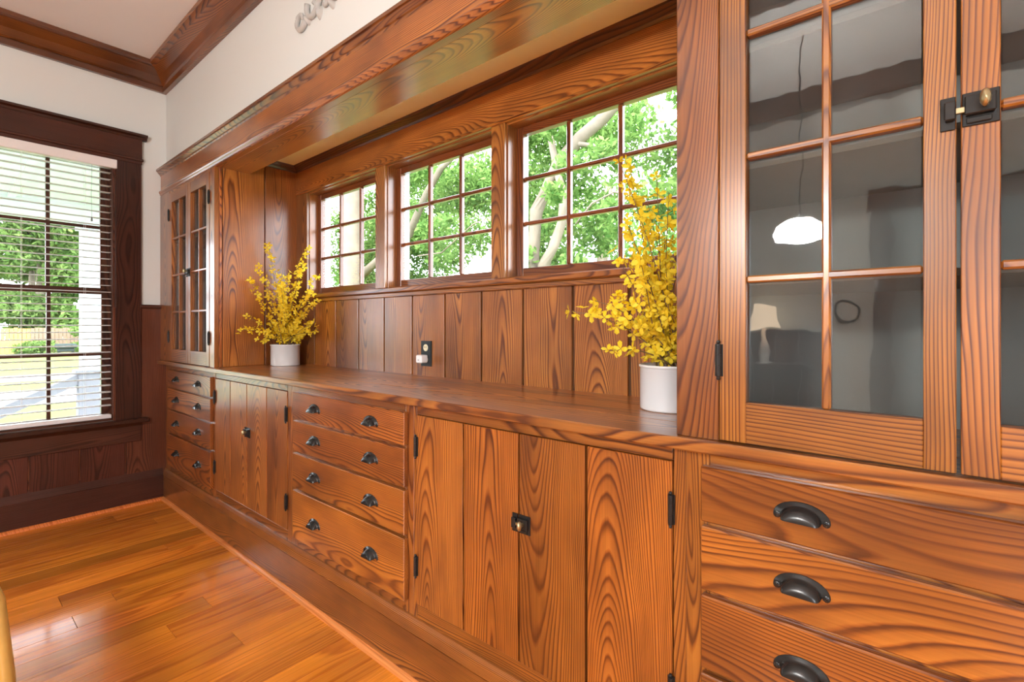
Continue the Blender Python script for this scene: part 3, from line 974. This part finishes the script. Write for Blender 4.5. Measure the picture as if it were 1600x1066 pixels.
# ================================================================ POTS AND FORSYTHIA
def pot(loc, label):
    r, h = 0.0755, 0.118
    pr = [(0.0003, 0.0), (r - 0.006, 0.0), (r - 0.002, 0.002), (r - 0.001, 0.006), (r - 0.001, h - 0.008), (r + 0.0015, h - 0.006), (r + 0.0018, h - 0.001), (r, h), (r - 0.004, h - 0.001), (r - 0.005, h - 0.02), (0.0003, h - 0.02)]
    V, F = lathe_data(pr, 40, (loc[0], loc[1], loc[2]))
    t = mesh('flower_pot', V, F, M['ceramic'], None, smooth=True, origin=loc)
    m = t.data
    m.polygons.foreach_set('use_smooth', [len(p.vertices) == 4 and abs(p.normal.z) < 0.7 for p in m.polygons])
    tag(t, label, 'flower pot', 'white flower pots')
    V, F = lathe_data([(r - 0.006, h - 0.012), (r * 0.5, h - 0.006), (0.0003, h - 0.004)], 24, (loc[0], loc[1], loc[2]))
    mesh('moss', V, F, M['moss'], t, smooth=True)
    return t


def blossom_mesh(kind):
    V, F = [], []
    rr = random.Random(kind)
    spread = (1.0, 0.75, 0.5)[kind]
    npet = 4
    for k in range(npet):
        a = 2 * math.pi * k / npet + rr.uniform(-0.2, 0.2)
        ca, sa = math.cos(a), math.sin(a)
        Lp = rr.uniform(0.020, 0.0235)
        wd = 0.0062
        pts = [(0.001, 0.0, 0.0), (0.35 * Lp, wd * 0.8, 0.35), (0.75 * Lp, wd, 0.8), (Lp, 0, 1.0), (0.75 * Lp, -wd, 0.8), (0.35 * Lp, -wd * 0.8, 0.35), (0.6 * Lp, 0, 0.6)]
        b = len(V)
        for i, (l, w_, s) in enumerate(pts):
            el = math.radians(25 + 55 * (1 - spread)) * (1 - 0.5 * s)
            rad, hgt = l * math.cos(el), l * math.sin(el) + (0.0015 if i == 6 else 0)
            V.append((rad * ca - w_ * sa, rad * sa + w_ * ca, hgt))
        c = b + 6
        for i in range(6):
            F.append([b + i, b + (i + 1) % 6, c])
    me = bpy.data.meshes.new('blossom')
    me.from_pydata(V, [], F)
    me.materials.append(M['petal'])
    return me


BL = [blossom_mesh(k) for k in range(3)]


def clampbox(p, lo, hi):
    """pull a point back along its sight line until it is clear of the niche boards"""
    c = Vector(CAM)
    for _ in range(60):
        if all(lo[i] <= p[i] <= hi[i] for i in range(2)):
            break
        p = c + (p - c) * 0.993
    return p


def bouquet(base, depth, tips, nfill, ctr_u, spans, label, seed, lo, hi):
    rr = random.Random(seed)
    b = Vector(base)
    t = thing('forsythia_bouquet', label, 'flowers', base, 'forsythia bouquets')
    allt, todo = [], []
    for (u, v, dd, dens) in tips:
        allt.append((clampbox(at_depth(u, v, depth + dd), lo, hi), dens))
    for _ in range(nfill):
        u, v = rr.gauss(ctr_u, spans[0]), rr.uniform(spans[1], spans[2])
        allt.append((clampbox(at_depth(u, v, depth + rr.uniform(-0.09, 0.09)), lo, hi), 1.0))
    for tip, dens in allt:
        start = b + Vector((rr.uniform(-0.035, 0.035), rr.uniform(-0.035, 0.035), 0.0))
        span = tip - start
        hv = Vector((span.x, span.y, 0))
        mid = start + span * 0.5 + Vector((0, 0, 0.22 * hv.length)) - hv * 0.10 + Vector((rr.uniform(-.01, .01), rr.uniform(-.01, .01), 0))
        pts = []
        for i in range(9):
            s = i / 8
            p = start * (1 - s) ** 2 + mid * 2 * s * (1 - s) + tip * s * s
            pts.append(clampbox(p, lo, hi))
        V, F = tube_data(pts, [0.0022 - 0.0014 * i / 8 for i in range(9)], 5)
        st = mesh('branch', V, F, M['stem'], t, smooth=True)
        nb = max(4, int(dens * span.length / 0.0135))
        for k in range(nb):
            s = 0.14 + 0.86 * (k + rr.random() * 0.8) / nb
            s = min(s, 1.0)
            f = s * 8
            i = min(int(f), 7)
            p = pts[i].lerp(pts[i + 1], f - i)
            d = Vector((rr.gauss(0, 1), rr.gauss(0, 1), rr.gauss(0.3, 1))).normalized()
            q = p + d * rr.uniform(0.004, 0.016)
            q = clampbox(q, lo, hi)
            todo.append(((q - Vector(CAM)).length + (5 if q.x > 3.30 else 0), rr.randrange(3), st, q, d.to_track_quat('Z', 'Y'), rr.uniform(0.75, 1.1)))
    todo.sort(key=lambda e: e[0])
    for _, k, st, q, rot, s_ in todo[:290]:
        o = link('blossom', BL[k], st, q)
        o.rotation_euler = rot.to_euler()
        o.scale = (s_, s_, s_)
    V, F = [], []
    for _, k, st, q, rot, s_ in todo[290:]:
        n = len(V)
        V += [q + rot @ (v.co * s_) for v in BL[k].vertices]
        F += [[i + n for i in p.vertices] for p in BL[k].polygons]
    mesh('small_blossoms', V, F, M['petal'], t, kind='stuff')
    return t


PR = (3.257, 0.276, ZT)
PL = (1.05, 0.300, ZT)
pot(PL, 'white ceramic pot holding the bushy bouquet in the niche corner')
pot(PR, 'white ceramic pot standing against the amber display cabinet pillar')
bouquet((PR[0], PR[1], ZT + 0.112), 1.285,
        [(966, 250, -.02, .9), (984, 262, .03, .7), (1026, 272, .0, .28), (975, 338, -.06, .8), (958, 392, -.03, .9), (1010, 310, .04, .8), (894, 487, -.05, 1.2), (930, 470, -.08, .9), (946, 550, -.06, .8),
         (1045, 300, -.03, .7), (1040, 345, .03, .9), (985, 385, .06, .9), (1000, 405, -.09, 1.0), (1080, 330, 0, .5), (1090, 420, -.05, .5)],
        13, 1030, (32, 395, 545), 'taller forsythia bouquet of yellow blossoms reaching across the window panes', 3, (2.8, -0.5), (3.372, 0.408))
bouquet((PL[0], PL[1], ZT + 0.112), 2.70,
        [(418, 380, -.02, .8), (482, 386, .0, .7), (404, 414, -.05, .8), (386, 432, -.03, .8), (370, 517, -.1, 1.1), (402, 532, -.1, .8), (496, 430, -.03, .9), (497, 472, -.05, .9), (489, 522, -.06, .8), (470, 415, .0, .9), (385, 495, -.06, .7), (440, 430, 0, .8)],
        15, 447, (22, 425, 525), 'bushy forsythia bouquet of yellow blossoms in the niche corner', 5, (0.945, -0.5), (3.3, 0.405))

# ================================================================ OUTLET, PLUG, ORNAMENT
oc = thing('wall_outlet', 'dark metal outlet plate on the niche boards', 'outlet', (2.10, YB, 1.0))
V, F = [], []
prism('plate', [(2.065, YB), (2.068, YB - 0.006), (2.131, YB - 0.006), (2.134, YB)], 'z', 0.945, 1.056, M['outlet'], oc)
for z_ in (1.026, 0.975):
    V, F = lathe_data([(0.0003, -0.0085), (0.013, -0.0085), (0.0155, -0.007), (0.0155, -0.004)], 18, (2.0995, YB, z_), 'y')
    so = mesh('socket', V, F, M['ivory'], oc)
    for dx in (-0.005, 0.005):
        box('slot', 2.0995 + dx - 0.001, 2.0995 + dx + 0.001, YB - 0.0095, YB - 0.008, z_ - 0.002, z_ + 0.007, M['black'], so, 0)
pg_ = thing('plug_adapter', 'small white plug adapter pushed into the wall outlet', 'plug', (2.0995, YB - 0.03, 0.978))
box('body', 2.079, 2.118, YB - 0.046, YB - 0.0085, 0.961, 0.995, M['plug'], pg_, 0.004)
box('port', 2.094, 2.102, YB - 0.0465, YB - 0.044, 0.972, 0.976, M['rail'], pg_, 0)

orn = thing('plaster_ornament', 'grey scrolled plaster ornament on the white wall above the cornice', 'ornament', (1.95, 0.02, 2.36))


def scroll(pts, rads, name='scroll'):
    V, F = tube_data(pts, rads, 8)
    V = [(p[0], 0.02 - abs(p[1] - 0.02) * 0.9 if p[1] > 0.02 else p[1], p[2]) for p in V]
    mesh(name, V, F, M['plaster'], orn, smooth=True)


def spiral(cx, cz, r0, r1, a0, a1, n=22):
    out = []
    for i in range(n):
        s = i / (n - 1)
        r = r0 + (r1 - r0) * s
        a = a0 + (a1 - a0) * s
        out.append((cx + r * math.cos(a), 0.012, cz + r * math.sin(a)))
    return out


scroll(spiral(1.80, 2.385, 0.045, 0.012, -0.4, -6.5), [0.013 - 0.006 * i / 21 for i in range(22)])
scroll(spiral(1.90, 2.40, 0.050, 0.012, 2.6, 8.0), [0.013 - 0.006 * i / 21 for i in range(22)])
scroll(spiral(1.99, 2.385, 0.050, 0.012, 3.6, -2.2), [0.014 - 0.006 * i / 21 for i in range(22)])
scroll(spiral(2.08, 2.41, 0.055, 0.014, 2.9, 9.0), [0.014 - 0.006 * i / 21 for i in range(22)])
for cx, cz, rot in ((1.85, 2.37, 0.5), (1.945, 2.36, -0.3), (2.035, 2.36, 0.4), (2.13, 2.385, 0.2)):
    pr = [(0.0003, -0.022), (0.012, -0.018), (0.024, -0.006), (0.028, 0.0)]
    V, F = lathe_data(pr, 12, (0, 0, 0), 'y')
    V = [(cx + (p[0] * 0.6 * math.cos(rot) - p[2] * math.sin(rot)), 0.02 + p[1], cz + (p[0] * 0.6 * math.sin(rot) + p[2] * 1.0 * math.cos(rot))) for p in V]
    mesh('leaf_boss', V, F, M['plaster'], orn, smooth=True)

# ================================================================ RATTAN CHAIR (mostly beyond the left edge)
ch = thing('rattan_chair', 'honey-coloured rattan chair whose leg stands on the orange floor', 'chair', (2.05, -1.15, 0))
cx0, cx1, cy0, cy1 = 1.82, 2.315, -1.40, -0.905


def leg(pts, r=0.0125):
    mesh('leg', *tube_data(pts, [r] * len(pts), 10), M['rattan'], ch, smooth=True)


leg([(2.372, -0.852, 0.0), (2.35, -0.862, 0.25), (2.331, -0.874, 0.42), (2.316, -0.886, 0.56), (2.295, -0.92, 0.66)])
leg([(2.372, -1.46, 0.0), (2.33, -1.43, 0.42), (2.295, -1.40, 0.66)])
leg([(1.76, -0.93, 0.0), (1.80, -0.95, 0.42), (1.77, -0.96, 0.75)])
leg([(1.76, -1.42, 0.0), (1.80, -1.40, 0.42), (1.77, -1.39, 0.75)])
box('seat', 1.81, 2.325, -1.40, -0.90, 0.40, 0.44, M['rattan'], ch, 0.012)
mesh('armrest', *tube_data([(2.30, -0.92, 0.655), (2.1, -0.95, 0.67), (1.77, -0.96, 0.74)], [0.0125] * 3, 10), M['rattan'], ch, smooth=True)
mesh('armrest', *tube_data([(2.30, -1.40, 0.655), (2.1, -1.40, 0.67), (1.77, -1.39, 0.74)], [0.0125] * 3, 10), M['rattan'], ch, smooth=True)
mesh('backrest', *tube_data([(1.77, -0.96, 0.75), (1.74, -1.05, 0.84), (1.73, -1.17, 0.87), (1.74, -1.30, 0.84), (1.77, -1.39, 0.75)], [0.0125] * 5, 10), M['rattan'], ch, smooth=True)

# ================================================================ THE REST OF THE ROOM, SEEN IN THE CABINET GLASS
pd = thing('pendant_lamp', 'white glowing pendant lamp reflected in the cabinet glass', 'lamp', (3.24, -2.2, CZ))
mesh('cord', *tube_data([(3.24, -2.2, CZ), (3.24, -2.2, 1.74)], [0.004, 0.004], 6), M['black'], pd)
V, F = lathe_data([(0.02, 0.10), (0.06, 0.085), (0.12, 0.045), (0.14, 0.0), (0.12, -0.04), (0.05, -0.06), (0.0003, -0.062)], 24, (3.24, -2.2, 1.65))
mesh('glass_shade', V, F, M['bulb'], pd, smooth=True)
cs = thing('console_table', 'dark wooden console table reflected below the glowing lamp', 'table', (2.6, -4.2, 0))
box('table_top', 2.1, 3.0, -4.36, -4.02, 0.74, 0.77, M['dark_z'], cs, 0.003)
for lx in (2.13, 2.97):
    for ly in (-4.33, -4.05):
        box('leg', lx - 0.02, lx + 0.02, ly - 0.02, ly + 0.02, 0, 0.74, M['dark_z'], cs, 0.003)
tl = thing('table_lamp', 'table lamp with glowing cream shade reflected in the cabinet glass', 'lamp', (2.6, -4.2, 0.77))
V, F = lathe_data([(0.0003, 0.0), (0.07, 0.0), (0.07, 0.015), (0.03, 0.03), (0.05, 0.12), (0.045, 0.2), (0.015, 0.27), (0.012, 0.36)], 20, (2.6, -4.2, 0.77))
mesh('lamp_base', V, F, M['ceramic'], tl, smooth=True)
V, F = lathe_data([(0.14, 0.33), (0.10, 0.55)], 24, (2.6, -4.2, 0.77))
mesh('lamp_shade', V, F, M['shade'], tl, smooth=True)
ck = thing('wall_clock', 'round dark-rimmed wall clock reflected in the cabinet glass', 'clock', (3.24, ROOMY, 1.24))
V, F = lathe_data([(0.11, 0.0), (0.11, 0.025), (0.10, 0.03), (0.085, 0.02)], 28, (3.24, ROOMY, 1.24), 'y')
mesh('rim', V, F, M['black'], ck, smooth=True)
V, F = lathe_data([(0.088, 0.0), (0.088, 0.018), (0.0003, 0.018)], 28, (3.24, ROOMY, 1.24), 'y')
mesh('dial', V, F, M['wall'], ck)

# ================================================================ OUTSIDE
box('lawn', -90, 30, -60, 60, -0.75, -0.70, M['grass'], None, 0, kind='structure')
box('road', -21.5, -18.8, -60, 60, -0.70, -0.68, M['road'], None, 0, kind='structure')
box('driveway', -15.2, -11.8, -20, 30, -0.70, -0.685, M['drive'], None, 0, kind='structure')
box('porch_floor', -3.4, -0.14, -4.0, 0.7, -0.5, -0.1, M['rail'], None, 0, kind='structure')
pc = box('porch_ceiling', -3.35, -0.14, -4.0, 0.75, 2.42, 2.47, M['porchceil'], None, 0, kind='structure')
box('porch_beam', -3.38, -3.16, -4.0, 0.75, 2.25, 2.42, M['porchceil'], pc, 0)
for yy in (-0.45, -1.45, 0.5):
    box('ceiling_batten', -3.16, -0.14, yy - 0.03, yy + 0.03, 2.40, 2.42, M['porchceil'], pc, 0)
pcl = thing('porch_column', 'square white porch column seen through the slat blind', 'column', (-3.25, 0.18, -0.1))
box('shaft', -3.34, -3.16, 0.085, 0.265, 0.0, 2.17, M['column'], pcl, 0.004)
box('base', -3.37, -3.13, 0.055, 0.295, -0.1, 0.0, M['column'], pcl, 0.004)
box('capital', -3.37, -3.13, 0.055, 0.295, 2.17, 2.25, M['column'], pcl, 0.004)
pr_ = thing('porch_railing', 'grey sloping porch handrail running down from the newel post', 'railing', (-3.05, 0.15, -0.1))
box('newel_post', -3.13, -2.98, 0.03, 0.22, -0.1, 0.62, M['rail'], pr_, 0.004)
box('newel_cap', -3.16, -2.95, 0.0, 0.25, 0.62, 0.66, M['rail'], pr_, 0.01)
p0, p1 = Vector((-3.05, 0.06, 0.58)), Vector((-3.05, -1.05, 0.04))
V = []
for p in (p0, p1):
    for dx, dz in ((-0.05, -0.06), (0.05, -0.06), (0.05, 0.05), (-0.05, 0.05)):
        V.append((p.x + dx, p.y, p.z + dz))
mesh('handrail', V, [[0, 1, 2, 3], [7, 6, 5, 4], [0, 4, 5, 1], [1, 5, 6, 2], [2, 6, 7, 3], [3, 7, 4, 0]], M['rail'], pr_)
box('foot_post', -3.10, -3.00, -1.10, -1.00, -0.1, 0.05, M['rail'], pr_, 0.002)

fn = thing('board_fence', 'brown vertical board fence at the far side of the lawn', 'fence', (-42, 2, -0.7))
yy = -4.0
while yy < 14:
    m_ = M['fence2'] if yy < 3.4 or 7.6 < yy < 9.0 else M['fence']
    box('fence_board', -42.05, -42.0, yy + 0.01, yy + 0.19, -0.7, 1.0 + R.uniform(-0.04, 0.04), m_, fn, 0)
    yy += 0.2
bn = thing('covered_grill', 'dark grey lidded cart standing in front of the fence', 'cart', (-36, 4.36, -0.7))
box('lid', -36.4, -35.7, 3.88, 4.84, -0.22, 0.06, M['bin'], bn, 0.12)
box('body', -36.3, -35.8, 3.98, 4.74, -0.42, -0.22, M['bin'], bn, 0.05)
for ly in (4.05, 4.67):
    box('leg', -36.1, -36.0, ly - 0.05, ly + 0.05, -0.7, -0.42, M['bin'], bn, 0)


def leaves(name, clusters, n, size, mat, parent, seed):
    """leaf blades scattered in ellipsoid clusters (cx,cy,cz,rx,ry,rz)"""
    rng = np.random.default_rng(seed)
    cl = np.array(clusters, dtype=float)
    vol = (cl[:, 3] * cl[:, 4] * cl[:, 5]) ** (2 / 3)
    pick = rng.choice(len(cl), n, p=vol / vol.sum())
    d = rng.normal(size=(n, 3))
    d /= np.linalg.norm(d, axis=1)[:, None]
    rad = rng.random(n) ** 0.45
    c = cl[pick, :3] + d * rad[:, None] * cl[pick, 3:]
    a = rng.normal(size=(n, 3))
    a /= np.linalg.norm(a, axis=1)[:, None]
    b = np.cross(a, rng.normal(size=(n, 3)))
    b /= np.linalg.norm(b, axis=1)[:, None]
    s = size * rng.uniform(0.6, 1.25, n)[:, None]
    V = np.stack([c - a * s, c + b * s * 0.42 - a * s * 0.1, c + a * s, c - b * s * 0.42 - a * s * 0.1], axis=1).reshape(-1, 3)
    org = ORI[parent]
    V = V - np.array(org)
    me = bpy.data.meshes.new(name)
    me.vertices.add(4 * n)
    me.vertices.foreach_set('co', V.astype(np.float32).ravel())
    me.loops.add(4 * n)
    me.loops.foreach_set('vertex_index', np.arange(4 * n, dtype=np.int32))
    me.polygons.add(n)
    me.polygons.foreach_set('loop_start', np.arange(0, 4 * n, 4, dtype=np.int32))
    me.update()
    return link(name, me, parent, org, mat, kind='stuff')


def tree(label, base, limbs, clusters, n, size, seed, mat, group='trees outside'):
    t = thing('tree', label, 'tree', base, group)
    V, F = [], []
    for pts, rads in limbs:
        tube_data(pts, rads, 10, V, F)
    mesh('trunk', V, F, M['bark'], t, smooth=True)
    leaves('foliage', clusters, n, size, mat, t, seed)
    return t


def clus(seed, n, lo, hi, r0, r1):
    rr = random.Random(seed)
    out = []
    for _ in range(n):
        r = rr.uniform(r0, r1)
        out.append((rr.uniform(lo[0], hi[0]), rr.uniform(lo[1], hi[1]), rr.uniform(lo[2], hi[2]), r, r, r * rr.uniform(0.5, 0.8)))
    return out


# trees close outside the niche windows
q = [on_y(u, v, 4.5) for u, v in ((832, 414), (838, 330), (872, 256), (907, 215), (940, 187), (1000, 120))]
q2 = [on_y(u, v, 4.5) for u, v in ((850, 414), (866, 382), (879, 345), (881, 305), (872, 275), (855, 190))]
b0 = Vector((q[0].x + 0.05, 4.5, -0.72))
q3 = [on_y(u, v, 4.4) for u, v in ((900, 350), (925, 318), (960, 300), (1010, 310))]
q4 = [on_y(u, v, 4.4) for u, v in ((905, 225), (935, 228), (962, 240))]
tree('forked grey-barked tree with a leaning limb outside the window nearest the amber cabinet', (b0.x, b0.y, -0.70),
     [([b0, b0 + Vector((0.02, 0, 1.4)), q[0], q[1], q[2], q[3], q[4], q[5]], [0.20, 0.16, 0.10, 0.095, 0.09, 0.085, 0.08, 0.06]),
      ([b0 + Vector((0.05, 0, 1.4)), q2[0], q2[1], q2[2], q2[3], q2[4], q2[5]], [0.12, 0.09, 0.075, 0.065, 0.06, 0.05, 0.04]),
      (q3, [0.012, 0.014, 0.012, 0.008]), (q4, [0.03, 0.022, 0.012])],
     clus(11, 30, (-1.3, 4.8, 1.5), (2.6, 6.6, 4.6), 0.35, 0.75) + clus(12, 9, (-0.7, 3.7, 1.9), (2.0, 4.4, 4.5), 0.18, 0.32), 26000, 0.055, 21, M['leaf'])
ta = on_y(550, 380, 4.5)
tree('straight-trunked tree outside the window beside the bushy forsythia', (ta.x, 4.5, -0.70),
     [([(ta.x - 0.1, 4.5, -0.72), (ta.x, 4.5, 1.8), (ta.x + 0.02, 4.5, 3.2), (ta.x - 0.1, 4.5, 4.6), (ta.x - 0.1, 4.5, 6)], [0.28, 0.22, 0.20, 0.18, 0.12]),
      ([on_y(u, v, 4.6) for u, v in ((565, 430), (640, 365), (652, 335), (666, 303), (690, 262), (720, 235))], [0.08, 0.075, 0.065, 0.06, 0.055, 0.03]),
      ([on_y(u, v, 4.6) for u, v in ((653, 400), (690, 395), (740, 350), (790, 330))], [0.012, 0.012, 0.01, 0.006])],
     clus(13, 34, (-6.6, 5.0, 1.6), (-1.3, 6.8, 4.8), 0.35, 0.8) + clus(14, 10, (-4.3, 3.7, 2.0), (-1.0, 4.4, 4.4), 0.18, 0.34) + clus(16, 16, (-8.2, 4.9, 1.4), (-4.4, 6.6, 4.4), 0.35, 0.7), 42000, 0.055, 22, M['leaf'])
tree('leafy tree standing farther back behind the forked tree', (-3.0, 11, -0.70), [([(-3, 11, -0.72), (-3, 11, 3), (-2.8, 11, 5)], [0.2, 0.16, 0.1])],
     clus(15, 34, (-11, 10, 1.0), (3.5, 13, 7.5), 0.7, 1.5), 16000, 0.12, 23, M['leaf2'])

# trees beyond the fence, seen through the blind
for i, (yc_, xc, h, w_, lab) in enumerate(((-7.0, -47, 10.5, 3.0, 'broad green tree at the orange end of the fence'), (4.4, -47, 11.0, 5.4, 'wide green tree rising behind the brown fence boards'),
                                           (5.0, -58, 13.0, 6.5, 'taller green tree standing behind the wide one'), (15.2, -48, 11.0, 3.4, 'green tree at the far end of the fence'))):
    tree(lab, (xc, yc_, -0.70), [([(xc, yc_, -0.72), (xc + 0.2, yc_, 4), (xc, yc_, 7)], [0.35, 0.28, 0.15])],
         clus(40 + i, 34, (xc - 2.2, yc_ - w_ * 0.5, 0.5), (xc + 3.0, yc_ + w_ * 0.5, h), 1.1, 1.7), 20000, 0.26, 60 + i, M['leaf2'], 'trees beyond the fence')
for i, (yy, h, lab) in enumerate(((3.55, 0.75, 'low green shrub between the orange fence boards and the lidded cart'), (6.3, 1.7, 'taller green shrub beside the lidded cart'))):
    t = thing('shrub', lab, 'shrub', (-40.5, yy, -0.7), 'shrubs by the fence')
    leaves('foliage', clus(70 + i, 6, (-40.8, yy - 0.7, -0.4), (-40, yy + 0.7, h - 0.9), 0.5, 0.8), 1500, 0.14, M['leaf2'], t, 80 + i)
